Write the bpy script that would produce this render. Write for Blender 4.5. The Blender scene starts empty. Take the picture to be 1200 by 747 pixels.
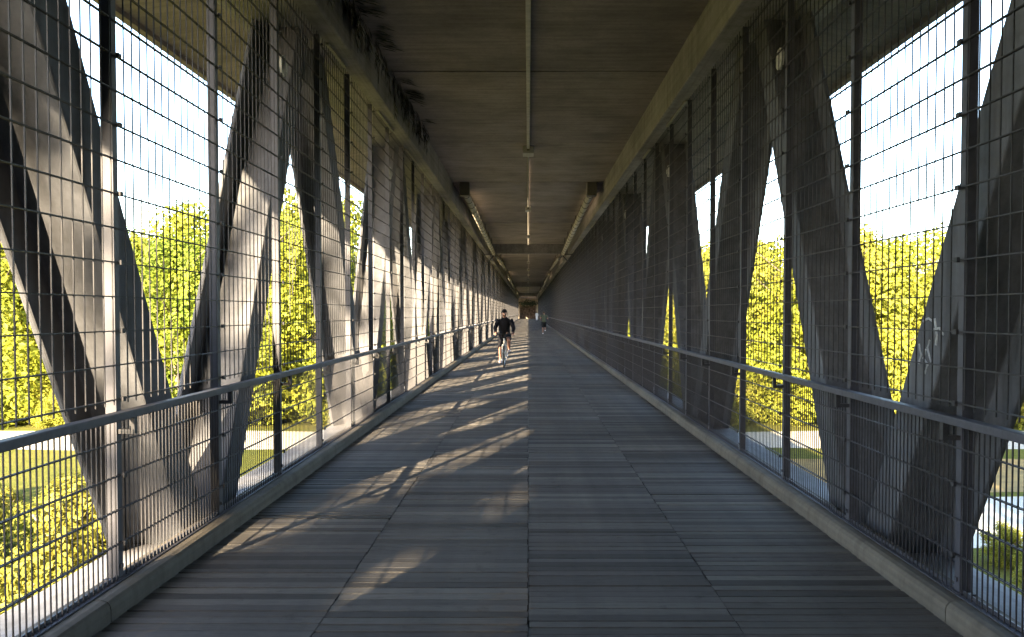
import bpy, bmesh, math, random
from mathutils import Vector, Matrix
R = math.radians
rnd = random.Random(7)
scene = bpy.context.scene
col = scene.collection

# ------------------------------------------------------------------ helpers
class MB:
    """collects boxes, bars and prisms; build() links them as ONE mesh object"""
    def __init__(s): s.v = []; s.f = []
    def quad(s, pts):
        b = len(s.v); s.v += [tuple(p) for p in pts]; s.f.append(tuple(range(b, b+len(pts))))
    def box(s, x0, x1, y0, y1, z0, z1, caps=True):
        b = len(s.v)
        s.v += [(x0,y0,z0),(x1,y0,z0),(x1,y1,z0),(x0,y1,z0),(x0,y0,z1),(x1,y0,z1),(x1,y1,z1),(x0,y1,z1)]
        s.f += [(b,b+3,b+2,b+1),(b+4,b+5,b+6,b+7),(b,b+1,b+5,b+4),(b+1,b+2,b+6,b+5),(b+2,b+3,b+7,b+6),(b+3,b,b+4,b+7)]
    def hexa(s, p):   # 8 points: bottom loop 0-3, top loop 4-7
        b = len(s.v); s.v += [tuple(q) for q in p]
        s.f += [(b,b+3,b+2,b+1),(b+4,b+5,b+6,b+7),(b,b+1,b+5,b+4),(b+1,b+2,b+6,b+5),(b+2,b+3,b+7,b+6),(b+3,b,b+4,b+7)]
    def prism(s, prof, y0, y1):   # profile of (x,z), counter-clockwise seen from -Y
        b = len(s.v); n = len(prof)
        s.v += [(x,y0,z) for x,z in prof] + [(x,y1,z) for x,z in prof]
        for i in range(n):
            j = (i+1) % n
            s.f.append((b+i, b+n+i, b+n+j, b+j)[::-1])
        s.f.append(tuple(b+i for i in range(n))); s.f.append(tuple(b+n+i for i in range(n))[::-1])
    def tube(s, pts, r, n=8, cap=True, r2=None):
        pts = [Vector(p) for p in pts]; b0 = len(s.v)
        up = Vector((0,0,1))
        for i, p in enumerate(pts):
            t = (pts[min(i+1,len(pts)-1)] - pts[max(i-1,0)]).normalized()
            u = t.cross(up) if abs(t.dot(up)) < .95 else t.cross(Vector((1,0,0)))
            u.normalize(); w = u.cross(t).normalized()
            rr = r if r2 is None else r + (r2-r)*i/max(1,len(pts)-1)
            for k in range(n):
                a = 2*math.pi*k/n
                s.v.append(tuple(p + u*(rr*math.cos(a)) + w*(rr*math.sin(a))))
        for i in range(len(pts)-1):
            for k in range(n):
                a = b0+i*n+k; c = b0+i*n+(k+1)%n
                s.f.append((a, c, c+n, a+n))
        if cap:
            s.f.append(tuple(b0+k for k in range(n))[::-1]); e = b0+(len(pts)-1)*n
            s.f.append(tuple(e+k for k in range(n)))
    def torus(s, c, R_, r, n=32, m=8):   # wheel in the YZ plane
        b = len(s.v)
        for i in range(n):
            a = 2*math.pi*i/n
            for k in range(m):
                q = 2*math.pi*k/m; rr = R_ + r*math.cos(q)
                s.v.append((c[0]+r*math.sin(q), c[1]+rr*math.cos(a), c[2]+rr*math.sin(a)))
        for i in range(n):
            for k in range(m):
                i2=(i+1)%n; k2=(k+1)%m
                s.f.append((b+i*m+k, b+i2*m+k, b+i2*m+k2, b+i*m+k2))
    def mesh(s, name):
        me = bpy.data.meshes.new(name); me.from_pydata(s.v, [], s.f); me.update(); return me
    def build(s, name, mat, parent=None, smooth=False, bevel=0, loc=None):
        return link(name, s.mesh(name), mat, parent, smooth, bevel, loc)

def link(name, me, mat, parent=None, smooth=False, bevel=0, loc=None):
    if mat is not None and not me.materials: me.materials.append(mat)
    if smooth:
        for p in me.polygons: p.use_smooth = True
    o = bpy.data.objects.new(name, me); col.objects.link(o)
    if parent: o.parent = parent
    if loc is not None: o.location = loc
    if bevel:
        m = o.modifiers.new('bevel', 'BEVEL'); m.width = bevel; m.segments = 2; m.limit_method = 'ANGLE'
    return o

def tag(o, label=None, cat=None, group=None, kind=None):
    if label: o['label'] = label
    if cat: o['category'] = cat
    if group: o['group'] = group
    if kind: o['kind'] = kind
    return o

def empty(name, loc, label, cat, group=None, rz=0):
    o = bpy.data.objects.new(name, None); col.objects.link(o)
    o.location = loc; o.rotation_euler = (0,0,rz); o.empty_display_size = .2
    return tag(o, label, cat, group)

def copy_part(o, parent, loc):
    c = o.copy(); col.objects.link(c); c.parent = parent; c.location = loc; return c

# ------------------------------------------------------------------ materials
def nodes(name):
    m = bpy.data.materials.new(name); m.use_nodes = True
    nt = m.node_tree; b = nt.nodes['Principled BSDF']
    return m, nt, b
def N(nt, t, **kw):
    n = nt.nodes.new(t)
    for k, v in kw.items():
        if k in n.inputs.keys(): n.inputs[k].default_value = v
        else: setattr(n, k, v)
    return n
def pos(nt, scale=(1,1,1)):
    g = nt.nodes.new('ShaderNodeNewGeometry'); mp = nt.nodes.new('ShaderNodeMapping')
    mp.inputs['Scale'].default_value = scale
    nt.links.new(g.outputs['Position'], mp.inputs['Vector']); return mp.outputs['Vector']
def noise(nt, vec, scale, detail=6, rough=.6):
    n = N(nt, 'ShaderNodeTexNoise'); n.inputs['Scale'].default_value = scale
    n.inputs['Detail'].default_value = detail; n.inputs['Roughness'].default_value = rough
    nt.links.new(vec, n.inputs['Vector']); return n.outputs['Fac']
def ramp(nt, fac, stops):
    r = N(nt, 'ShaderNodeValToRGB'); cr = r.color_ramp
    while len(cr.elements) < len(stops): cr.elements.new(.5)
    for e, (p, c) in zip(cr.elements, stops):
        e.position = p; e.color = (*c, 1) if len(c) == 3 else c
    nt.links.new(fac, r.inputs['Fac']); return r.outputs['Color']
def mix(nt, fac, a, b, mode='MIX'):
    m = N(nt, 'ShaderNodeMix', data_type='RGBA', blend_type=mode)
    for sock, v in ((m.inputs[0], fac), (m.inputs[6], a), (m.inputs[7], b)):
        if isinstance(v, (int, float)): sock.default_value = v
        elif isinstance(v, tuple): sock.default_value = (*v, 1) if len(v) == 3 else v
        else: nt.links.new(v, sock)
    return m.outputs[2]
def bump(nt, b, h, strength=.3, dist=.01):
    n = N(nt, 'ShaderNodeBump'); n.inputs['Strength'].default_value = strength; n.inputs['Distance'].default_value = dist
    nt.links.new(h, n.inputs['Height']); nt.links.new(n.outputs['Normal'], b.inputs['Normal'])

def concrete(name, c, board=(8,.25,8), stain=.45, rough=.85, island=0):
    m, nt, b = nodes(name)
    w = pos(nt); big = noise(nt, w, .9, 5); fine = noise(nt, w, 22, 6, .7)
    bd = noise(nt, pos(nt, board), 1.6, 3)
    st = noise(nt, pos(nt, (5,5,.35)), 1.3, 5, .65)
    k = lambda f: tuple(x*f for x in c)
    base = ramp(nt, big, [(.3, k(.72)), (.52, c), (.75, k(1.25))])
    base = mix(nt, .55, base, ramp(nt, bd, [(.35, (.62,.61,.6)), (.6, (1,1,1)), (.8, (1.18,1.17,1.14))]), 'MULTIPLY')
    base = mix(nt, stain, base, ramp(nt, st, [(.36, (.36,.34,.31)), (.52, (1,1,1)), (.9, (1.15,1.13,1.08))]), 'MULTIPLY')
    base = mix(nt, .35, base, ramp(nt, fine, [(.3, (.65,.65,.65)), (.6, (1.1,1.1,1.1))]), 'MULTIPLY')
    if island:
        g = nt.nodes.new('ShaderNodeNewGeometry')
        base = mix(nt, island, base, ramp(nt, g.outputs['Random Per Island'], [(0, (.72,.7,.68)), (1, (1.1,1.08,1.03))]), 'MULTIPLY')
    nt.links.new(base, b.inputs['Base Color']); b.inputs['Roughness'].default_value = rough
    b.inputs['Specular IOR Level'].default_value = .25
    bump(nt, b, mix(nt, .5, bd, fine), .35, .012)
    return m

def simple(name, c, rough=.6, metal=0, var=.25, scale=30, spec=.4):
    m, nt, b = nodes(name)
    f = noise(nt, pos(nt), scale, 4)
    k = lambda q: tuple(min(1, x*q) for x in c)
    nt.links.new(ramp(nt, f, [(.3, k(1-var)), (.7, k(1+var))]), b.inputs['Base Color'])
    b.inputs['Roughness'].default_value = rough; b.inputs['Metallic'].default_value = metal
    b.inputs['Specular IOR Level'].default_value = spec
    return m

M = {}
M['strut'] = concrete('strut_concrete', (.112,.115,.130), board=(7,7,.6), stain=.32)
M['roof'] = concrete('roof_concrete', (.29,.252,.238), board=(.5,7,7), stain=.15, island=.8)
M['beam'] = concrete('beam_concrete', (.265,.245,.245), board=(9,.16,9), stain=.3)
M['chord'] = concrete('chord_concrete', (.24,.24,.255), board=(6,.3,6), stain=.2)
M['kerb'] = concrete('kerb_timber', (.125,.11,.092), board=(14,.12,14), stain=.3)
M['lintel'] = concrete('portal_concrete', (.32,.24,.16), board=(1,1,1), stain=.5)
M['steel'] = simple('painted_steel', (.05,.05,.064), .55, 0, .18, 14, .4)
M['galv'] = simple('galvanised_wire', (.03,.029,.034), .6, .0, .25, 40, .35)
M['rail'] = simple('handrail_metal', (.055,.055,.07), .55, .1, .2, 25)
M['bracket'] = simple('black_bracket', (.03,.03,.035), .5)
M['pipe'] = simple('grey_pipe', (.48,.44,.36), .55, 0, .2, 6)
M['pipe_joint'] = simple('pipe_joint', (.12,.105,.085), .6)
M['conduit'] = simple('conduit_plastic', (.44,.41,.36), .6, 0, .2, 8)
M['cap'] = simple('anchor_cap', (.42,.41,.39), .7)
M['plate'] = simple('fixing_plate', (.26,.24,.20), .6, .2)

# planks
m, nt, b = nodes('deck_planks'); M['plank'] = m
g = nt.nodes.new('ShaderNodeNewGeometry')
grain = noise(nt, pos(nt, (5, 70, 70)), 1.0, 5, .75); patch = noise(nt, pos(nt), .55, 4)
c0 = ramp(nt, g.outputs['Random Per Island'], [(0, (.055,.051,.049)), (.3, (.085,.079,.076)), (.8,(.113,.106,.101)), (1, (.148,.138,.128))])
c0 = mix(nt, .6, c0, ramp(nt, grain, [(.3, (.5,.5,.5)), (.55, (1,1,1)), (.8, (1.25,1.24,1.2))]), 'MULTIPLY')
c0 = mix(nt, .5, c0, ramp(nt, patch, [(.3, (.7,.7,.72)), (.7, (1.2,1.18,1.12))]), 'MULTIPLY')
wear = noise(nt, pos(nt, (2.2,.10,1)), 1.0, 4)
c0 = mix(nt, .6, c0, ramp(nt, wear, [(.35, (.72,.71,.72)), (.65, (1.22,1.2,1.16))]), 'MULTIPLY')
spot = noise(nt, pos(nt), 5.5, 5, .7)
c0 = mix(nt, .5, c0, ramp(nt, spot, [(.30, (.45,.44,.44)), (.42, (1,1,1)), (.72, (1.05,1.05,1.05)), (.8, (1.5,1.48,1.42))]), 'MULTIPLY')
nt.links.new(c0, b.inputs['Base Color'])
rg = ramp(nt, patch, [(.3, (.68,.68,.68)), (.75, (.88,.88,.88))]); nt.links.new(rg, b.inputs['Roughness'])
b.inputs['Specular IOR Level'].default_value = .22
wv = N(nt, 'ShaderNodeTexWave', bands_direction='Y'); wv.inputs['Scale'].default_value = 24
wv.inputs['Distortion'].default_value = .6
nt.links.new(pos(nt), wv.inputs['Vector'])
bump(nt, b, mix(nt, .5, wv.outputs['Fac'], grain), .3, .006)

def leafmat(name, dark, light, trans=.35):
    m, nt, b = nodes(name)
    g = nt.nodes.new('ShaderNodeNewGeometry')
    big = noise(nt, pos(nt), .35, 3)
    c = ramp(nt, g.outputs['Random Per Island'], [(0, dark), (1, light)])
    c = mix(nt, .5, c, ramp(nt, big, [(.35, (.7,.85,.8)), (.65, (1.2,1.1,1))]), 'MULTIPLY')
    nt.links.new(c, b.inputs['Base Color']); b.inputs['Roughness'].default_value = .6
    b.inputs['Specular IOR Level'].default_value = .2
    t = N(nt, 'ShaderNodeBsdfTranslucent'); nt.links.new(c, t.inputs['Color'])
    mx = N(nt, 'ShaderNodeMixShader'); mx.inputs[0].default_value = trans
    out = nt.nodes['Material Output']
    nt.links.new(b.outputs[0], mx.inputs[1]); nt.links.new(t.outputs[0], mx.inputs[2]); nt.links.new(mx.outputs[0], out.inputs['Surface'])
    return m
M['leaf_a'] = leafmat('leaves_yellow_green', (.13,.15,.014), (.24,.25,.03), .45)
M['leaf_b'] = leafmat('leaves_mid_green', (.09,.125,.014), (.18,.22,.028), .45)
M['leaf_c'] = leafmat('leaves_gold_green', (.165,.17,.022), (.29,.285,.045), .45)
M['leaf_dark'] = leafmat('leaves_dark_green', (.022,.036,.014), (.045,.065,.022), .2)  # kept dark so the unseen rear trees bounce little light
M['shrub_leaf'] = leafmat('shrub_leaves', (.11,.115,.016), (.21,.20,.035))
M['ivy_leaf'] = leafmat('dry_ivy_leaves', (.012,.016,.009), (.035,.042,.020), .15)
M['bark'] = simple('bark', (.10,.08,.06), .9, 0, .4, 9)

# ------------------------------------------------------------------ layout numbers
Y0, Y1 = -32.0, 200.0                # the bridge runs away from the camera along +Y
PITCH, PER = 1.565, 6.57
SHIFT = {-1: 0.0, 1: -0.24}          # the right side starts a little nearer
EYE = 1.70

# ------------------------------------------------------------------ deck
mb = MB()
for x0, x1 in ((-2.285,-1.1415),(-1.1385,-.0015),(.0015,1.1385),(1.1415,2.285)):
    y = -6.0
    while y < Y1:
        w = .084 + rnd.uniform(-.006,.006)
        gap = rnd.choice((.007,.008,.009,.010,.012,.014,.026))
        dz = rnd.uniform(-.0025,.001); tilt = rnd.uniform(-.0015,.0015)
        e0, e1 = max(0,rnd.uniform(-.005,.006)), max(0,rnd.uniform(-.005,.006))
        b_ = len(mb.v)
        mb.hexa([(x0+e0,y,-.04),(x1-e1,y,-.04),(x1-e1,y+w,-.04),(x0+e0,y+w,-.04),
                 (x0+e0,y,dz-tilt),(x1-e1,y,dz-tilt+rnd.uniform(-.001,.001)),(x1-e1,y+w,dz+tilt),(x0+e0,y+w,dz+tilt)])
        y += w + gap
    if True:
        mb.box(x0,x1,Y0,-6.01,-.04,0)
tag(mb.build('bridge_deck', M['plank']), 'weathered grey timber plank deck of the covered footbridge', 'deck', kind='structure')
mb = MB(); mb.box(-2.5,2.5,Y0,Y1,-.5,-.09)  # added below the planks to stop light coming through the gaps
tag(mb.build('light_block_slab', M['chord']), 'unseen slab added below the planks to block light in their gaps', 'slab', kind='structure')

# ------------------------------------------------------------------ trusses
SIDES = {-1: ('sunlit', "cyclist's"), 1: ('shaded', "runner's")}
trusses = {}
for s in (-1, 1):
    lab = ('concrete truss wall catching sunlight, on the side the cyclist rides' if s < 0 else
           'concrete truss wall in full shade, on the side of the green shirted runner')
    t = empty('truss_wall', (0, SHIFT[s], 0), lab, 'truss', 'bridge truss walls'); trusses[s] = t
    mb = MB(); mb.box(*sorted((s*2.505, s*3.06)), Y0, Y1, -.75, -.05)
    mb.build('bottom_chord', M['chord'], t, bevel=.012)
    # T section: a rib facing the walkway and a wider, thin outer flange
    def strut(yb0, yb1, yt0, yt1, zb=-.06, zt=4.93, e=.25):
        q = MB(); n = 8
        def ring(a, b_, z):
            p = [(2.58,a),(2.58,b_),(2.975,b_),(2.982,b_+e),(3.03,b_+e),(3.03,a-e),(2.982,a-e),(2.975,a)]
            return [(s*x,y,z) for x,y in p]
        q.v = ring(yb0,yb1,zb) + ring(yt0,yt1,zt)
        q.f = [(k,(k+1)%n,n+(k+1)%n,n+k) for k in range(n)] + [tuple(range(n))[::-1], tuple(range(n,2*n))]
        if s > 0: q.f = [f[::-1] for f in q.f]
        return q
    d0 = strut(-.50,-.09,-3.20,-2.79)
    d1 = strut(.10,.49,2.64,3.06)
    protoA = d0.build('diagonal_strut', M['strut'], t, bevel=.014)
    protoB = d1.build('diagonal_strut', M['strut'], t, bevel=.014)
    cp = MB()
    cp.tube([(s*2.579,2.0,4.28),(s*2.555,2.0,4.28)], .11, 16); cp.tube([(s*2.556,2.0,4.28),(s*2.535,2.0,4.28)], .06, 12)
    cap = cp.build('anchor_cap', M['cap'], t)
    n0 = math.ceil((Y0-6.58)/PER)
    first = True
    for k in range(n0, 40):
        yn = 6.58 + PER*k
        if yn > Y1-.7: break
        if first:
            protoA.location = (0,yn,0); protoB.location = (0,yn,0); cap.location = (0,yn,0); first = False
        else:
            copy_part(protoA, t, (0,yn,0)); copy_part(protoB, t, (0,yn,0)); copy_part(cap, t, (0,yn,0))

M['chalk'] = simple('faded_chalk', (.34,.35,.37), .9)
gm = MB(); gx = 2.576
for st in ([(5.05,1.56),(5.10,1.60),(5.17,1.59)], [(5.18,1.64),(5.24,1.66),(5.31,1.64)], [(5.20,1.38),(5.25,1.47),(5.22,1.52)],
           [(5.28,1.30),(5.24,1.36),(5.30,1.40),(5.27,1.46)], [(5.14,1.49),(5.13,1.55),(5.16,1.66)], [(5.36,1.36),(5.33,1.42),(5.36,1.49)]):
    gm.tube([(gx+.003,y+.24-.02,z) for y,z in st], .008, 6)
gm.build('chalk_scrawl', M['chalk'], trusses[1])
# ------------------------------------------------------------------ roof
roof = empty('bridge_roof', (0,0,0), 'board marked brown grey concrete roof over the whole walkway', 'roof')
mb = MB(); ys = [Y0]
y = 12.8 - 5.4*9
while y < Y1-1:
    if y > Y0+1: ys.append(y)
    y += 5.4
ys.append(Y1)
for a, b_ in zip(ys, ys[1:]):
    dz = rnd.uniform(-.004,.004)
    mb.prism([(-4.7,5.06),(-4.6,5.06),(-4.6,5.13),(-3.2,5.32),(-3.2,5.47+dz),(3.2,5.47+dz),(3.2,5.32),(4.6,5.13),(4.6,5.06),(4.7,5.06),(4.7,5.8),(-4.7,5.8)], a+.02, b_-.02)
mb.build('roof_slab', M['roof'], roof)
mb = MB(); mb.box(-4.69,4.69,Y0,Y1,5.52,5.78)
mb.build('roof_core', M['roof'], roof)
for s in (-1,1):
    mb = MB(); mb.box(*sorted((s*2.19, s*3.23)), Y0, Y1, 4.9, 5.5)
    mb.build('edge_beam', M['beam'], roof, bevel=.02)
for y in (-13, 45, 103, 161):
    mb = MB(); mb.box(-2.2,2.2,y,y+.5,4.93,5.5)
    mb.build('cross_beam', M['beam'], roof, bevel=.015)
pl = MB()
for s in (-1,1):
    yy = 3.0+SHIFT[s]
    while yy < 120:
        x = s*2.385; pl.box(x-.02,x+.02,yy+rnd.uniform(-.3,.3),yy+rnd.uniform(.9,1.5),4.872,4.897); yy += PER*rnd.choice((.5,1,1))
pl.build('fixing_plate', M['plate'], roof)

# ------------------------------------------------------------------ fences, kerbs, handrails
def panel(s, length):
    q = MB(); x = s*2.405; r = .0033
    n = int(length/.05+.5)
    for i in range(1, n):
        y = i*.05
        if y > length-.02: break
        if i % 2 == 0: q.box(x-r,x+r,y-r,y+r,1.16,4.89)
        q.box(x-r,x+r,y-r,y+r,.128,1.105)
    zs = [.34,.54,.74,.94] + [1.19+.2*i for i in range(19)]
    for z in zs:
        for dx in (-.0065,.0065):
            q.box(x+dx-.0028,x+dx+.0028,0,length,z-.0034,z+.0034)
    for z in zs[::2]:       # clamps at the post
        q.box(x-.022*s-.008,x-.022*s+.008,-.018,.018,z-.014,z+.014)
    return q
for s in (-1,1):
    sh = SHIFT[s]
    f = empty('mesh_fence', (0,sh,0), 'tall wire mesh fence in front of the sunlit truss, beside the cyclist' if s<0 else
              'tall wire mesh fence in front of the shaded truss, on the runner side', 'fence', 'mesh fences')
    first_y = 4.76 - PITCH*1
    pm = panel(s, PITCH); pmesh = pm.mesh('mesh_panel')
    pb = MB(); pb.box(*sorted((s*2.412,s*2.475)), -.028,.028,.12,4.899); pb.box(*sorted((s*2.395,s*2.49)), -.06,.06,.121,.133)
    for z in (.2,): pb.box(*sorted((s*2.40,s*2.411)), -.012,.012,z-.012,z+.012)
    postmesh = pb.mesh('post')
    brm = MB(); brm.box(*sorted((s*2.315,s*2.413)), -.016,.016,.985,1.012); brm.box(*sorted((s*2.312,s*2.342)), -.017,.017,.986,1.085)
    bmesh_ = brm.mesh('bracket')
    h = empty('handrail', (0,sh,0), 'flat metal handrail along the sunlit side, beside the cyclist' if s<0 else
              'flat metal handrail along the shaded side, next to the runner', 'handrail', 'handrails')
    mb = MB(); mb.box(*sorted((s*2.295,s*2.36)), Y0, Y1, 1.085, 1.132)
    mb.build('rail', M['rail'], h, bevel=.006)
    mb = MB(); mb.box(*sorted((s*2.385,s*2.43)), Y0, Y1, .1215, .129); mb.box(*sorted((s*2.42,s*2.43)), Y0, Y1, .129, .15)
    mb.build('bottom_channel', M['rail'], f)
    rest_p, rest_w, rest_b = MB(), MB(), MB()
    def add(dst, me, y):
        b0 = len(dst.v); dst.v += [(v.co.x, v.co.y+y, v.co.z) for v in me.vertices]
        dst.f += [tuple(b0+i for i in p.vertices) for p in me.polygons]
    n = 0; i = 0
    for i in range(-22, 126):
        y = first_y + PITCH*i
        if y > Y1-PITCH or y < Y0: continue
        if 0 <= i < 99:
            link('post', postmesh, M['steel'], f, loc=(0,y,0)); link('mesh_panel', pmesh, M['galv'], f, loc=(0,y,0))
            link('bracket', bmesh_, M['bracket'], h, loc=(0,y,0))
        else:
            add(rest_p, postmesh, y); add(rest_w, pmesh, y); add(rest_b, bmesh_, y)
    tag(rest_p.build('post', M['steel'], f), kind='stuff'); tag(rest_w.build('mesh_panel', M['galv'], f), kind='stuff')
    tag(rest_b.build('bracket', M['bracket'], h), kind='stuff')
    k = MB(); x0, x1 = s*2.287, s*2.503
    prof = [(x0,-.045),(x1,-.045),(x1,.12),(x0+s*.05,.12),(x0+s*.022,.112),(x0+s*.006,.093),(x0,.065)]
    if s < 0: prof = prof[::-1]
    yy = Y0
    while yy < Y1:
        L = min(5.2, Y1-yy); k.prism(prof, yy+.004, yy+L-.004); yy += L
    tag(k.build('kerb', M['kerb']), 'low rounded kerb edging the sunlit side of the deck, near the cyclist' if s<0 else
        'low rounded kerb edging the shaded side of the deck, near the runner', 'kerb', 'deck kerbs')

# ------------------------------------------------------------------ ceiling services
c = empty('cable_conduit', (0,0,5.47), 'thin grey cable conduit with junction boxes along the ceiling centre', 'conduit')
mb = MB(); mb.box(-.032,.032,Y0,18.5,-.075,-.006)
mb.build('trunking', M['conduit'], c, bevel=.006)
mb = MB(); mb.tube([(0,18.9,-.03),(0,Y1,-.03)], .022, 8); mb.build('pipe', M['conduit'], c, True)
for y in [18.7+10.4*i for i in range(17)]:
    mb = MB(); w = .125 if y < 19 else .105
    mb.box(-w,w,y-.22,y+.22,-.17,-.006); bx = mb.build('junction_box', M['conduit'], c, bevel=.01)
    mb = MB(); mb.box(-.03,.03,y-.225,y-.2205,-.11,-.06); mb.build('cover_plate', M['pipe_joint'], bx)

for s in (-1,1):
    p = empty('drain_pipe', (s*1.85,23.7,5.2), 'segmented grey pipe slung under the ceiling along the sunlit side' if s<0 else
              'segmented grey pipe slung under the ceiling along the shaded side', 'pipe', 'ceiling pipes')
    def P(x,y,z): return (s*x - s*1.85, y-23.7, z-5.2)
    runs = [((1.85,23.9,5.22),(1.85,43.6,4.83)), ((1.80,48.6,4.88),(1.82,66,5.16)), ((1.85,73,5.05),(1.85,101.4,4.83)),
            ((1.82,107,4.88),(1.82,124,5.14)), ((1.85,131,5.05),(1.85,159.4,4.83)), ((1.82,165,4.88),(1.82,182,5.14))]
    for a, b_ in runs:
        A, B = Vector(P(*a)), Vector(P(*b_)); L = (B-A).length; D = (B-A)/L
        mb = MB(); mb.tube([A,B], .10, 12); pp = mb.build('pipe_run', M['pipe'], p, True)
        t = .45
        while t < L:
            q = MB(); q.tube([A+D*t, A+D*(t+.06)], .114, 12); q.build('joint_ring', M['pipe_joint'], pp); t += 1.05
        t = 1.5            # hangers up to the slab
        while t < L-1:
            q = MB(); c_ = A+D*t; q.box(c_.x-.012,c_.x+.012,c_.y-.02,c_.y+.02,c_.z,5.46-5.2); t += 3.15
            q.build('hanger', M['bracket'], pp)
        q = MB(); q.box(A.x+.12*s-.05,A.x+.12*s+.05,A.y,B.y,.14,.262); q.build('shadow_channel', M['pipe_joint'], pp)  # channel whose dark colour gives the shadow beside the pipe
    mb = MB(); mb.box(*sorted((-.14,.14)), -.1,.22,-.12,.262); mb.build('end_box', M['pipe_joint'], p, bevel=.015)
    for yb in (44.4,102.4,160.4):
        q = MB()
        q.tube([P(1.8,yb,4.86),P(2.42,yb,4.86)], .03, 6); q.tube([P(1.82,yb,4.86),P(2.42,yb+.3,4.22)], .03, 6)
        q.tube([P(1.8,yb,4.70),P(1.8,yb,4.93)], .03, 6)
        q.tube([P(1.84,yb-.9,4.82),P(1.84,yb+4.2,4.86)], .06, 8)
        q.build('bracket', M['bracket'], p)

# dried ivy hanging off the edge beam, near side of the roof
iv = empty('hanging_ivy', (-2.16,9.5,5.4), 'dark dried ivy hanging in points from the ceiling beam', 'plant')
mb = MB(); st = MB()
r2 = random.Random(3)
y = 6.5
while y < 16.9:
    L = r2.uniform(.12,.42)*(1 if r2.random() < .75 else 1.5)
    x = r2.uniform(.0,.07); lean = r2.uniform(-.25,.25)
    p0 = Vector((x,y-9.5,.05)); p1 = Vector((x+r2.uniform(-.0,.05), y-9.5+lean*L, .05-L))
    st = MB(); st.tube([p0,(p0+p1)/2+Vector((.03,0,0)),p1], .004, 4); st.build('stem', M['bark'], iv)
    for j in range(int(L/.035)+3):
        q = p0.lerp(p1, r2.random()); w = r2.uniform(.018,.035); l = r2.uniform(.10,.22)
        a = r2.uniform(-.45,.45); dy, dz = math.sin(a)*l, -math.cos(a)*l; dx = r2.uniform(-.03,.07)
        mb.quad([q, q+Vector((dx*.5+.01,dy*.5-w,dz*.5)), q+Vector((dx,dy,dz)), q+Vector((dx*.5,dy*.5+w,dz*.5))])
    if r2.random() < .3:       # runners over the slab
        for j in range(7):
            q = Vector((r2.uniform(.02,.22), y-9.5+r2.uniform(-.2,.2), .052)); w=.035; l=r2.uniform(.1,.22)
            mb.quad([q, q+Vector((l*.5,-w,-.02)), q+Vector((l,0,-.05)), q+Vector((l*.5,w,-.01))])
    y += r2.choice((.04,.05,.06,.28,.34))
mb.build('leaves', M['ivy_leaf'], iv)

# ------------------------------------------------------------------ far end portal
po = empty('end_portal', (0,Y1,0), 'tan concrete portal around the dark exit at the far end', 'portal')
mb = MB(); mb.box(-9,-2.05,.3,1.3,-7,8); mb.box(2.05,9,.3,1.3,-7,8); mb.box(-2.05,2.05,.3,1.3,3.2,8)
mb.build('wall', M['lintel'], po)
M['dark'] = simple('dark_passage', (.16,.13,.11), .9, 0, .85, 2.2)
mb = MB(); mb.box(-2.3,2.3,1.3,4.5,-.3,-.01); mb.box(-2.5,-2.1,1.3,4.5,-.3,3.6); mb.box(2.1,2.5,1.3,4.5,-.3,3.6); mb.box(-2.5,2.5,1.3,4.5,3.3,3.7); mb.box(-2.5,2.5,4.5,4.8,-.3,3.7)
mb.build('passage', M['dark'], po)
mb = MB()
for i in range(500):
    q = Vector((r2.gauss(0,1.1), .28, 3.9+r2.gauss(0,.35))); w=r2.uniform(.05,.16)
    mb.quad([q, q+Vector((w,-.05,-w*.7)), q+Vector((0,-.08,-2*w)), q+Vector((-w,-.05,-w*.7))])
mb.build('ivy', M['ivy_leaf'], po)

# ------------------------------------------------------------------ ground
GZ = -6.0
def groundmat():
    m, nt, b = nodes('grass_ground')
    a = noise(nt, pos(nt), .12, 6, .65); f = noise(nt, pos(nt), 3.5, 6, .75)
    c = ramp(nt, a, [(.3,(.060,.075,.014)),(.5,(.10,.105,.020)),(.7,(.14,.125,.032))])
    c = mix(nt, .6, c, ramp(nt, f, [(.3,(.5,.5,.45)),(.65,(1.15,1.12,1.05))]), 'MULTIPLY')
    nt.links.new(c, b.inputs['Base Color']); b.inputs['Roughness'].default_value = .95
    b.inputs['Specular IOR Level'].default_value = .1
    bump(nt, b, f, .8, .15); return m
M['ground'] = groundmat()
M['gravel'] = simple('pale_gravel', (.36,.33,.27), .95, 0, .18, 2.5)
M['field'] = simple('dry_field', (.20,.135,.045), .95, 0, .3, 1.2)
def sheet(name, pts, z, mat, label, cat):
    mb = MB(); mb.quad([(x,y,z) for x,y in pts]); o = mb.build(name, mat); return tag(o, label, cat, kind='structure')
sheet('ground', [(-4000,-4000),(4000,-4000),(4000,4000),(-4000,4000)], GZ, M['ground'], 'sunlit yellow green meadow below the bridge', 'ground')
def wavy(x0,x1,ya,yb,amp,seed,z,name,mat,label,cat):
    mb = MB(); n=48; rr=random.Random(seed); ph=[rr.uniform(0,6) for _ in range(4)]
    def off(x,k): return amp*(math.sin(x*.11+ph[k])+.5*math.sin(x*.31+ph[k+1]))
    for i in range(n):
        xa=x0+(x1-x0)*i/n; xb=x0+(x1-x0)*(i+1)/n
        mb.quad([(xa,ya+off(xa,0),z),(xb,ya+off(xb,0),z),(xb,yb+off(xb,2),z),(xa,yb+off(xa,2),z)])
    return tag(mb.build(name,mat),label,cat,kind='structure')
wavy(-120,120,45.5,52,.5,1,GZ+.008,'gravel_path',M['gravel'],'pale gravel path crossing below the bridge','path')
wavy(6,90,34,42,.6,2,GZ+.012,'dry_field',M['field'],'strip of dry golden ground beside the river','field')
m, nt, b = nodes('river_water'); M['water'] = m
b.inputs['Base Color'].default_value = (.42,.45,.47,1); b.inputs['Roughness'].default_value = .15  # pale base colour stands in for the white sky reflection
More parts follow.
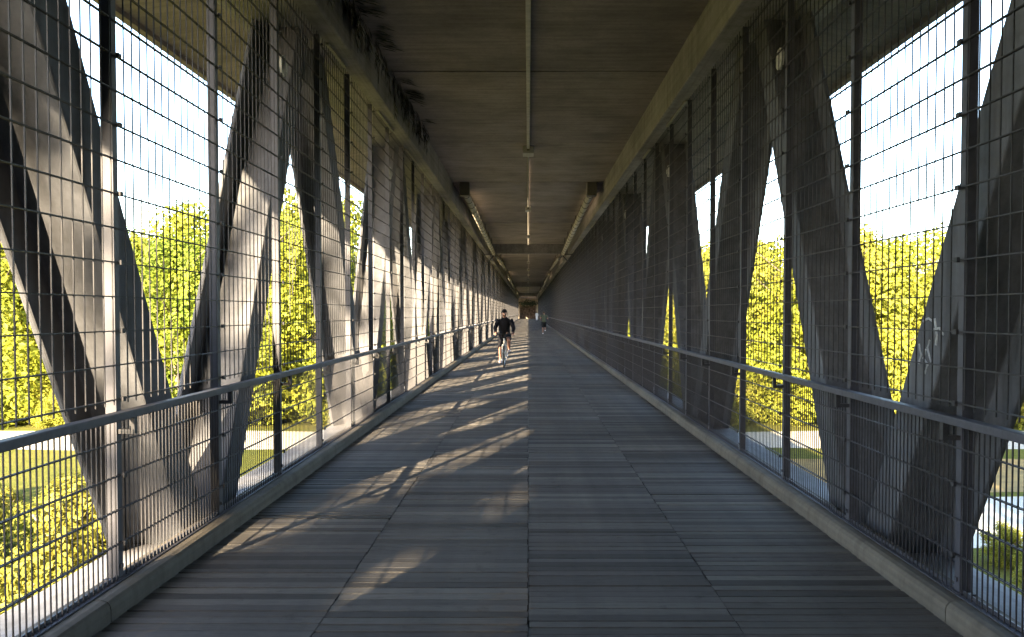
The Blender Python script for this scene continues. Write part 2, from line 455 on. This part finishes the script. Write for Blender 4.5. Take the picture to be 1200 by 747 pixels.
bump(nt, b, noise(nt, pos(nt,(1,2.2,1)), 1.6, 4), .25, .05)
wavy(6.5,120,26.5,33.4,.5,5,GZ+.016,'river',M['water'],'river coloured pale for the sky reflection, below the shaded side','river')

# ------------------------------------------------------------------ trees
def crown_mesh(name, seed, rx, rz, z0, nleaf, size, blobs):
    r = random.Random(seed); mb = MB(); bl = []
    for i in range(blobs):
        a = r.uniform(0,2*math.pi); h = r.random(); prof = math.sin(math.pi*min(1,(h*.86+.12)))**.7
        rr = rx*prof*r.uniform(.35,.9)
        bl.append((Vector((rr*math.cos(a), rr*math.sin(a), z0+rz*2*h)), rx*r.uniform(.22,.42)))
    for i in range(nleaf):
        c_, br = r.choice(bl)
        d = Vector((r.gauss(0,1),r.gauss(0,1),r.gauss(0,1))).normalized()
        q = c_ + d*br*(r.random()**.35)*Vector((1,1,.85)).length/1.65
        n = (d + Vector((r.gauss(0,.45),r.gauss(0,.45),r.gauss(0,.45)+.3))).normalized()
        u = n.orthogonal().normalized(); u.rotate(Matrix.Rotation(r.uniform(0,6.28),3,n)); w = n.cross(u)
        s_ = size*r.uniform(.6,1.35)
        mb.quad([q-u*s_, q+w*s_*.55+n*s_*.12, q+u*s_, q-w*s_*.55+n*s_*.12])
    return mb.mesh(name)
def trunk_mesh(name, seed, H, r0, rx):
    r = random.Random(seed); mb = MB()
    pts = [(r.uniform(-.1,.1)*i, r.uniform(-.1,.1)*i, H*i/5) for i in range(6)]; pts[0]=(0,0,-.3)
    mb.tube(pts, r0, 9, r2=r0*.25)
    for i in range(9):
        z = H*r.uniform(.28,.9); a = r.uniform(0,6.28); L = rx*r.uniform(.4,.8)
        mb.tube([(0,0,z),(L*.5*math.cos(a),L*.5*math.sin(a),z+L*.25),(L*math.cos(a),L*math.sin(a),z+L*.6)], r0*.32, 6, r2=.02)
    return mb.mesh(name)
kinds = []
for i, (rx, rz, H, lm) in enumerate([(5.2,6.2,12.5,'leaf_a'),(4.8,6.3,12.6,'leaf_c'),(5.6,5.8,11.6,'leaf_b'),(5.0,5.6,11.2,'leaf_a'),(5.8,6.4,12.8,'leaf_c')]):
    cm = crown_mesh('crown', 20+i, rx, rz, .6, 14000, .19, 56); cm.materials.append(M[lm])
    tm = trunk_mesh('trunk', 40+i, H, .26, rx); tm.materials.append(M['bark'])
    kinds.append((cm, tm))
sparse = []
for i in range(2):
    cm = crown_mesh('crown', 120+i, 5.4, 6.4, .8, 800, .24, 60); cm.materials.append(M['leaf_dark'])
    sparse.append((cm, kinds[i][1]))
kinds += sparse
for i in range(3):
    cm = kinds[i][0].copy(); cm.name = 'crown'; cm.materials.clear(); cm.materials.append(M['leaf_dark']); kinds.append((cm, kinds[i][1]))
def tree(x, y, k, sc, rz, label, group, zs=1.0):
    o = empty('tree', (x,y,GZ), label, 'tree', group, rz); o.scale = (sc,sc,sc*zs)
    link('crown', kinds[k][0], None, o); link('trunk', kinds[k][1], None, o)
    return o
rt = random.Random(11)
for s in (-1,1):
    side = 'sunlit' if s<0 else 'shaded'
    def seen(x, y, row):
        px = 619 + 950*x/y
        off = abs(px-619)
        gap = ('at the picture edge beyond the nearest strut' if off > 500 else 'in the wide gap after the nearest strut' if off > 375 else
               'in the narrow gap after the second strut' if off > 270 else 'behind the far struts')
        lab = f'{row} leafy tree {gap}, {side} side'
        return lab, f'{row} trees {gap}, {side} side'
    def kind_(): return rt.choice((0,2,3,4,0,2,3,0)) if s<0 else rt.choice((1,4,1,4,0,3))
    # front row across the view, then a second row, then along the bridge
    x = 15.0
    while x < 72:
        yy = 57+rt.uniform(-2,3); sc = rt.uniform(.85,1.05)*(1.08 if s<0 else .92)
        tree(s*x, yy, kind_(), sc, rt.uniform(0,6.28), *seen(s*x, yy, 'front row'))
        x += rt.uniform(3.2,4.8)
    x = 15.0
    while x < 85:
        y = 67+rt.uniform(-2,4); tree(s*x, y, kind_(), rt.uniform(1.0,1.12)*(1.08 if s<0 else .92), rt.uniform(0,6.28), *seen(s*x, y, 'second row'))
        x += rt.uniform(4.0,6.0)
    y = 72
    while y < 205:
        tree(s*(18.5+rt.uniform(-1,3)), y, kind_(), rt.uniform(.8,1.0), rt.uniform(0,6.28), f'yellow green tree in the line running along the far {side} truss', f'tree line along the far {side} truss')
        y += rt.uniform(6.5,8.5)

# the wood the bridge comes out of, behind the camera: shades the near bays
for s in (-1,1):
    lab = 'tall tree in the wood behind the viewpoint, ' + ('sunlit' if s<0 else 'shaded') + ' side'
    y = -62
    while y < 4:
        for xx in (13.5, 20, 28):
            if s > 0: sc = rt.uniform(1.5,1.75)
            elif xx < 15:
                if y < -36: sc = rt.uniform(1.7,1.8)
                elif y < -21:
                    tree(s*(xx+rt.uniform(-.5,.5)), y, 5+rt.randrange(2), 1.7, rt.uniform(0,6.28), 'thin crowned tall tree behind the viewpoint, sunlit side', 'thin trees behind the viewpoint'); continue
                elif y > -12: continue
                else: sc = rt.uniform(.75,.85)
            elif y < -44: sc = rt.uniform(1.5,1.7)
            else: continue
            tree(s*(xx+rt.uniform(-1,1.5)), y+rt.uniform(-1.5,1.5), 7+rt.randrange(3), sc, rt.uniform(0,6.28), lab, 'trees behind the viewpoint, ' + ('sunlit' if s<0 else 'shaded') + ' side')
        y += 6.3
for yy in (-44, -52):  # unseen trees added to block the sky glow behind the bridge end
    for xx in (-9, -3, 3, 9):
        tree(xx+rt.uniform(-1,1), yy+rt.uniform(-1,1), 7+rt.randrange(3), rt.uniform(1.4,1.6), rt.uniform(0,6.28), 'unseen tall tree added behind the near bridge end to block rear light', 'added light blocking trees at the near bridge end')
# shrubs
sk = []
for i in range(4):
    cm = crown_mesh('foliage', 70+i, 1.5, 1.05, .15, 7000, .06, 30); cm.materials.append(M['shrub_leaf' if i % 2 else 'leaf_c'])
    tm = trunk_mesh('stem', 80+i, 1.7, .05, 1.3); tm.materials.append(M['bark']); sk.append((cm,tm))
def shrub(x,y,k,sc,label,group):
    o = empty('shrub', (x,y,GZ), label, 'shrub', group, rt.uniform(0,6.28)); o.scale=(sc,sc,sc*rt.uniform(.85,1.15))
    link('foliage', sk[k][0], None, o); link('stem', sk[k][1], None, o)
for i in range(46):
    y = rt.uniform(15,33); x = -rt.uniform(.36,.72)*y - 2
    shrub(x, y, rt.randrange(4), (7.5-.19*y)/2.7*rt.uniform(.65,.95), 'yellow green shrub below the deck edge on the sunlit side', 'shrubs below the sunlit side')
for i in range(14):
    y = rt.uniform(17,25.2); x = rt.uniform(.45,.75)*y + 1
    shrub(x, y, rt.choice((0,2)), rt.uniform(.35,.6), 'green bank shrub in front of the bright river', 'shrubs on the river bank')
for s in (-1,1):
    for i in range(22):
        x = s*rt.uniform(10,62); y = rt.uniform(53.5,56.5)
        shrub(x, y, rt.randrange(4), rt.uniform(.9,1.7), 'low shrub at the foot of the wood on the ' + ('sunlit' if s<0 else 'shaded') + ' side', 'shrubs at the wood edge, ' + ('sunlit' if s<0 else 'shaded') + ' side')

# ------------------------------------------------------------------ people
def skin(name, pts, edges, mat, parent, root=0, sub=2):
    bm = bmesh.new(); lay = bm.verts.layers.skin.verify()
    keys = list(pts); vs = {}
    for k in keys:
        co, r = pts[k]; v = bm.verts.new(co); vs[k] = v
        v[lay].radius = (r, r) if not isinstance(r, tuple) else r
        v[lay].use_root = (k == keys[root])
    for a, b_ in edges: bm.edges.new((vs[a], vs[b_]))
    me = bpy.data.meshes.new(name); bm.to_mesh(me); bm.free()
    o = link(name, me, mat, parent)
    sm = o.modifiers.new('skin','SKIN'); sm.use_smooth_shade = True; sm.branch_smoothing = .6
    ss = o.modifiers.new('sub','SUBSURF'); ss.levels = sub; ss.render_levels = sub
    me.materials.clear(); me.materials.append(mat)
    return o
M['skin'] = simple('skin', (.29,.155,.115), .5, 0, .06, 40)
M['black_cloth'] = simple('black_cloth', (.010,.010,.013), .9, 0, .3, 30, .08)
M['dark_short'] = simple('dark_shorts', (.015,.017,.02), .9, 0, .25, 30, .08)
M['green_cloth'] = simple('green_shirt', (.055,.07,.05), .85)
M['white_cloth'] = simple('white_cloth', (.72,.72,.74), .8, 0, .06)
M['shoe'] = simple('shoe', (.55,.45,.45), .6)
M['hair'] = simple('hair', (.03,.02,.015), .7)

def hand(pts, edges, wk, w, d, side, tag_, curl):
    """palm, four unequal bent fingers and a thumb; d = direction of the fingers, side = across the palm, curl = bend"""
    w = Vector(w); d = Vector(d).normalized(); side = Vector(side).normalized(); curl = Vector(curl).normalized()
    pts['palm'+tag_] = (w + d*.06, (.038,.018)); edges.append((wk,'palm'+tag_))
    for i, (o, l) in enumerate(((-.03,.070),(-.010,.08),(.010,.075),(.03,.058))):
        b0 = w + d*.09 + side*o; a = b0 + d*l*.5 + curl*l*.2; e = a + d*l*.15 + curl*l*.5
        for n_, q in (('k',b0),('m',a),('t',e)): pts[f'f{i}{n_}{tag_}'] = (q, .0088)
        edges += [('palm'+tag_, f'f{i}k{tag_}'), (f'f{i}k{tag_}', f'f{i}m{tag_}'), (f'f{i}m{tag_}', f'f{i}t{tag_}')]
    b0 = w + d*.03 - side*.035; e = b0 + d*.03 - side*.022 + curl*.02
    pts['th0'+tag_] = (b0,.011); pts['th1'+tag_] = (e,.010)
    edges += [(wk,'th0'+tag_),('th0'+tag_,'th1'+tag_)]

def person(name, loc, rz, label, J, top, bottom, topmat, botmat, shoe, sleeve='long', leg='short', group=None, hat=None, grip=None, hatmat=None):
    root = empty(name, loc, label, 'person', group, rz)
    V = {k: Vector(v) for k, v in J.items()}
    fw = V['fwd'].normalized()
    pts = {'pelvis': (V['pelvis'], .12), 'belly': (V['pelvis'].lerp(V['chest'],.45), .10), 'chest': (V['chest'], .105),
           'neck': (V['neck'], .056), 'chin': (V['head']-Vector((0,0,.055))+fw*.02, .066), 'head': (V['head']+Vector((0,0,.02)), (.078,.092)), 'crown': (V['head']+Vector((0,0,.085)), .062)}
    ed = [('pelvis','belly'),('belly','chest'),('chest','neck'),('neck','chin'),('chin','head'),('head','crown')]
    for q in 'LR':
        pts['sh'+q]=(V['sh'+q],.062); pts['el'+q]=(V['el'+q],.044); pts['wr'+q]=(V['wr'+q],.030)
        pts['hp'+q]=(V['hp'+q],.095); pts['kn'+q]=(V['kn'+q],.060); pts['cf'+q]=(V['kn'+q].lerp(V['an'+q],.3),.056); pts['an'+q]=(V['an'+q],.038); pts['to'+q]=(V['to'+q],.035)
        ed += [('chest','sh'+q),('sh'+q,'el'+q),('el'+q,'wr'+q),('pelvis','hp'+q),('hp'+q,'kn'+q),('kn'+q,'cf'+q),('cf'+q,'an'+q),('an'+q,'to'+q)]
        d = (V['wr'+q]-V['el'+q]); sd = Vector((1 if q=='R' else -1,0,0)) if grip else fw*-1
        hand(pts, ed, 'wr'+q, V['wr'+q], (grip or d), sd, q, (Vector((0,0,-1)) if grip else Vector((1 if q=='L' else -1,0,0))))
    body = skin('body', pts, ed, M['skin'], root)
    # face
    H = V['head']; sx = fw.cross(Vector((0,0,1))).normalized()
    f_ = MB(); nb = H+fw*.088
    f_.quad([nb+Vector((0,0,.03)), nb-sx*.014-Vector((0,0,.012)), nb+fw*.024-Vector((0,0,.014)), nb+sx*.014-Vector((0,0,.012))])
    f_.quad([nb+Vector((0,0,.03)), nb+sx*.014-Vector((0,0,.012)), nb+fw*.024-Vector((0,0,.014))])
    f_.build('nose', M['skin'], root)
    for e in (-1,1):
        q = MB(); c_ = H+fw*.082+sx*(.031*e)+Vector((0,0,.03)); q.tube([c_, c_+fw*.012], .011, 8); q.build('eye', M['hair'], root)
        q = MB(); c_ = H+sx*(.082*e)+Vector((0,0,.012)); q.tube([c_-Vector((0,0,.03)), c_+sx*.012*e, c_+Vector((0,0,.03))], .012, 6); q.build('ear', M['skin'], root)
    q = MB(); c_ = H+fw*.084-Vector((0,0,.045)); q.tube([c_-sx*.022, c_+fw*.006, c_+sx*.022], .005, 6); q.build('mouth', M['hair'], root)
    # hair or cap: a dome over the skull
    dm = MB(); n=16
    prev=None; hc = H+Vector((0,0,.035))
    for lv in range(6):
        a = lv/5*math.pi/2; ring=[]
        for k_ in range(n):
            b_=2*math.pi*k_/n; rr=.094*math.cos(a)+.002
            dirv = sx*math.cos(b_)*.9 + fw*math.sin(b_)*1.06
            ring.append(len(dm.v)); dm.v.append(tuple(hc + dirv*rr + Vector((0,0,.108*math.sin(a) - (0 if math.sin(b_)>.1 or hat else .05*(1-lv/5))))))
        if prev:
            for k_ in range(n): dm.f.append((prev[k_],prev[(k_+1)%n],ring[(k_+1)%n],ring[k_]))
        prev=ring
    dm.f.append(tuple(prev))
    if hat:
        b0=hc+Vector((0,0,.015))
        dm.quad([b0+fw*.10-sx*.075, b0+fw*.175-sx*.045-Vector((0,0,.018)), b0+fw*.175+sx*.045-Vector((0,0,.018)), b0+fw*.10+sx*.075])
    dm.build('cap' if hat else 'hair', hatmat or M['hair'], root, True)
    # garments, a little larger than the body: elliptical torso with tapered sleeves and legs
    def loft(mb, rings, n=18):
        prev = None
        for c_, rx, ry in rings:
            ring = []
            for k_ in range(n):
                a = 2*math.pi*k_/n
                ring.append(len(mb.v)); mb.v.append(tuple(Vector(c_) + sx*(rx*math.cos(a)) + fw*(ry*math.sin(a))))
            if prev:
                for k_ in range(n): mb.f.append((prev[k_],prev[(k_+1)%n],ring[(k_+1)%n],ring[k_]))
            prev = ring
    def limb(mb, pts_, radii, n=12):
        P_ = [Vector(p_) for p_ in pts_]; prev = None
        for q_, p_ in enumerate(P_):
            t = (P_[min(q_+1,len(P_)-1)]-P_[max(q_-1,0)]).normalized()
            u = t.orthogonal().normalized() if abs(t.dot(sx)) > .9 else (sx - t*sx.dot(t)).normalized()
            v_ = t.cross(u); ring = []
            for k_ in range(n):
                a = 2*math.pi*k_/n; ring.append(len(mb.v)); mb.v.append(tuple(p_ + (u*math.cos(a)+v_*math.sin(a))*radii[q_]))
            if prev:
                for k_ in range(n): mb.f.append((prev[k_],prev[(k_+1)%n],ring[(k_+1)%n],ring[k_]))
            else: mb.f.append(tuple(ring))
            prev = ring
    def mid(a, b_, t): return Vector(a).lerp(Vector(b_), t)
    q = MB(); pv, chs, nk = V['pelvis'], V['chest'], V['neck']
    shz = (V['shL']+V['shR'])/2
    loft(q, [(pv+Vector((0,0,-.02)),.165,.135),(pv+Vector((0,0,.06)),.168,.138),(mid(pv,chs,.5),.16,.13),(chs,.185,.14),
             (mid(chs,nk,.45),.19,.125),(mid(chs,nk,.72),.15,.10),(mid(chs,nk,.92),.075,.07),(nk+Vector((0,0,.02)),.064,.062)])
    for q_ in 'LR':
        a, b_, c_ = V['sh'+q_], V['el'+q_], V['wr'+q_]
        st_ = mid(chs,a,.55)+Vector((0,0,.03))
        if sleeve == 'long': limb(q, [st_, a, mid(a,b_,.5), b_, mid(b_,c_,.5), mid(b_,c_,.95)], [.075,.078,.068,.060,.052,.042])
        else: limb(q, [st_, a, mid(a,b_,.35), mid(a,b_,.65)], [.075,.076,.072,.07])
    q.build(top, topmat, root, True)
    q = MB()
    loft(q, [(pv+Vector((0,0,.12)),.150,.122),(pv+Vector((0,0,.03)),.160,.132),(pv+Vector((0,0,-.05)),.155,.130),(pv+Vector((0,0,-.10)),.10,.10)])
    for q_ in 'LR':
        a, b_, c_ = V['hp'+q_], V['kn'+q_], V['an'+q_]
        st_ = mid(pv,a,.7)+Vector((0,0,.02))
        if leg == 'short': limb(q, [st_, a, mid(a,b_,.45), mid(a,b_,.92)], [.105,.112,.10,.088])
        else: limb(q, [st_, a, mid(a,b_,.5), b_, mid(b_,c_,.5), mid(b_,c_,.95)], [.105,.11,.098,.078,.072,.062])
    q.build(bottom, botmat, root, True)
    for q_ in 'LR':
        skin('shoe', {'h':(V['an'+q_]+Vector((0,0,-.035))-fw*.04,.047),'m':(V['an'+q_].lerp(V['to'+q_],.55)-Vector((0,0,.012)),.05),'t':(V['to'+q_]+fw*.03,.038)}, [('h','m'),('m','t')], shoe, root)
    return root

# cyclist and bicycle, both facing the camera (-Y)
BX, BY = -.735, 25.15
bike = empty('bicycle', (BX,BY,.0), 'white framed bicycle ridden towards the camera on the sunlit half', 'bicycle')
M['tyre'] = simple('tyre', (.02,.02,.02), .8); M['chrome'] = simple('alloy', (.55,.55,.56), .3, .9)
M['white_paint'] = simple('white_paint', (.34,.34,.34), .3); M['saddle'] = simple('saddle', (.02,.018,.018), .6)
for nm, yy in (('front_wheel',-.55),('rear_wheel',.49)):
    w = MB(); w.tube([(-.05,yy,.34),(.05,yy,.34)], .02, 8)
    for k in range(24):
        a = 2*math.pi*k/24; w.tube([(.02*(-1)**k,yy,.34),(0,yy+.31*math.cos(a),.34+.31*math.sin(a))], .0015, 4)
    wo = w.build('wheel', M['chrome'], bike)
    q = MB(); q.torus((0,yy,.34), .322, .019); q.build('tyre', M['tyre'], wo, True)
    q = MB(); q.torus((0,yy,.34), .298, .011, 32, 6); q.build('rim', M['chrome'], wo, True)
q = MB()
HT, HB, BB, ST, RA = (0,-.40,.90),(0,-.445,.72),(0,.06,.29),(0,.19,.80),(0,.49,.34)
for a, b_, r in ((HT,HB,.022),(HB,BB,.021),(HT,ST,.018),(BB,ST,.018)): q.tube([a,b_], r, 10)
for sx in (-.05,.05):
    q.tube([BB,(sx,.35,.32),(sx,.49,.34)], .011, 8); q.tube([ST,(sx,.4,.5),(sx,.49,.34)], .009, 8)
q.build('frame', M['white_paint'], bike, True)
q = MB(); q.tube([HT,HB],.017,8); q.tube([(-.055,-.45,.70),(.055,-.45,.70)],.016,8)
for sx in (-.055,.055): q.tube([(sx,-.45,.70),(sx,-.50,.5),(sx,-.55,.34)], .015, 8)
q.build('fork', M['white_paint'], bike, True)
q = MB(); q.tube([HT,(0,-.43,1.0),(0,-.46,1.03)],.014,8); q.tube([(-.29,-.36,1.03),(-.2,-.42,1.035),(0,-.46,1.03),(.2,-.42,1.035),(.29,-.36,1.03)],.012,8)
hb = q.build('handlebar', M['tyre'], bike, True)
for sx in (-1,1):
    q = MB(); q.tube([(sx*.19,-.42,1.035),(sx*.29,-.36,1.03)],.017,8); q.build('grip', M['tyre'], hb, True)
q = MB(); q.tube([ST,(0,.235,.93)],.013,8)
q.build('seat_post', M['chrome'], bike, True)
q = MB(); q.hexa([(-.03,.06,.925),(.03,.06,.925),(.085,.36,.93),(-.085,.36,.93),(-.02,.06,.955),(.02,.06,.955),(.075,.36,.975),(-.075,.36,.975)])
q.build('saddle', M['saddle'], bike, bevel=.015)
q = MB(); q.tube([(-.075,.06,.29),(-.085,.02,.125)],.012,6); q.tube([(.075,.06,.29),(.085,.10,.455)],.012,6); q.tube([(-.085,.06,.29),(.085,.06,.29)],.014,8); q.torus((.05,.06,.29),.09,.006,24,4)
cr = q.build('crank', M['chrome'], bike)
for sx, yy, zz in ((-1,.02,.125),(1,.10,.455)):
    q = MB(); q.box(sx*.09 if sx>0 else -.19, .19 if sx>0 else -.09, yy-.04, yy+.04, zz-.012, zz+.012); q.build('pedal', M['tyre'], cr)
J = dict(fwd=(0,-1,0), pelvis=(0,.22,1.03), chest=(0,.06,1.36), neck=(0,.0,1.54), head=(0,-.05,1.655),
         shL=(-.20,.04,1.44), elL=(-.285,-.10,1.20), wrL=(-.265,-.30,1.06), shR=(.20,.04,1.44), elR=(.285,-.10,1.20), wrR=(.265,-.30,1.06),
         hpL=(-.09,.20,.96), knL=(-.125,-.08,.55), anL=(-.14,.08,.20), toL=(-.14,-.08,.155),
         hpR=(.09,.20,.96), knR=(.13,-.20,.86), anR=(.14,.14,.53), toR=(.14,-.02,.49))
person('person', (BX,BY,0), 0, 'cyclist in black jacket, shorts and dark cap riding towards the camera', J, 'jacket', 'shorts', M['black_cloth'], M['black_cloth'], M['shoe'], 'long', 'short', hat=True, grip=Vector((0,-1,-.15)), hatmat=M['black_cloth'])
# runner from behind (facing +Y)
J = dict(fwd=(0,1,0), pelvis=(0,0,.97), chest=(0,.05,1.32), neck=(0,.07,1.50), head=(0,.09,1.635),
         shL=(-.19,.05,1.42), elL=(-.27,-.16,1.20), wrL=(-.22,.06,1.10), shR=(.19,.05,1.42), elR=(.30,-.02,1.16), wrR=(.30,.20,1.24),
         hpL=(-.09,0,.90), knL=(-.09,.10,.50), anL=(-.08,-.02,.09), toL=(-.08,.12,.045),
         hpR=(.09,0,.90), knR=(.10,.16,.52), anR=(.09,-.22,.36), toR=(.09,-.26,.24))
person('person', (1.22,62.8,0), 0, 'runner in green shirt and dark shorts seen from behind on the shaded half', J, 'shirt', 'shorts', M['green_cloth'], M['dark_short'], M['white_cloth'], 'short', 'short')
J = dict(fwd=(0,1,0), pelvis=(0,0,.95), chest=(0,.02,1.30), neck=(0,.02,1.49), head=(0,.03,1.62),
         shL=(-.19,.0,1.42), elL=(-.25,-.06,1.14), wrL=(-.24,.08,.92), shR=(.19,0,1.42), elR=(.25,.02,1.14), wrR=(.25,-.12,.90),
         hpL=(-.09,0,.90), knL=(-.09,.12,.50), anL=(-.09,.16,.09), toL=(-.09,.30,.05),
         hpR=(.09,0,.90), knR=(.09,-.04,.50), anR=(.09,-.24,.12), toR=(.09,-.12,.05))
person('person', (1.7,162,0), 0, 'tiny distant walker dressed in white near the dark exit', J, 'shirt', 'trousers', M['white_cloth'], M['white_cloth'], M['shoe'], 'long', 'long')

# ------------------------------------------------------------------ light, sky, camera
B_, T_ = 2.9, 1.075
Ldir = Vector((1, B_, -T_)).normalized()
sun = bpy.data.lights.new('sun','SUN'); sun.energy = 5.0; sun.angle = R(.55); sun.color = (1,.80,.52)
so = bpy.data.objects.new('sun', sun); col.objects.link(so); so.rotation_euler = Ldir.to_track_quat('-Z','Y').to_euler(); so.location = (-20,-40,30)
w = bpy.data.worlds.new('World'); scene.world = w; w.use_nodes = True
nt = w.node_tree; bg = nt.nodes['Background']
sky = nt.nodes.new('ShaderNodeTexSky'); sky.sky_type = 'NISHITA'; sky.sun_disc = False
sky.sun_elevation = math.asin(T_/math.sqrt(1+B_*B_+T_*T_))
sky.sun_rotation = math.atan2(-1, -B_)        # towards the sun: (-1,-B)
sky.air_density = 1.0; sky.dust_density = 1.2; sky.ozone_density = 1.0
nt.links.new(sky.outputs[0], bg.inputs['Color']); bg.inputs['Strength'].default_value = .115

cam = bpy.data.cameras.new('camera'); co = bpy.data.objects.new('camera', cam); col.objects.link(co)
cam.sensor_width = 36; cam.lens = 36*950/1200; cam.clip_end = 9000; cam.clip_start = .05
PITCHA = R(1.6)
co.location = (0,0,EYE); co.rotation_euler = (math.pi/2 - PITCHA, 0, 0)
cam.shift_x = -19/1200; cam.shift_y = (950*math.tan(PITCHA) - 7.5)/1200
scene.camera = co
scene.view_settings.view_transform = 'Standard'; scene.view_settings.look = 'None'
scene.view_settings.exposure = 3.75; scene.view_settings.gamma = 1
scene.render.engine = 'CYCLES'
scene.cycles.use_denoising = True
scene.cycles.max_bounces = 8; scene.cycles.diffuse_bounces = 6; scene.cycles.sample_clamp_indirect = 6
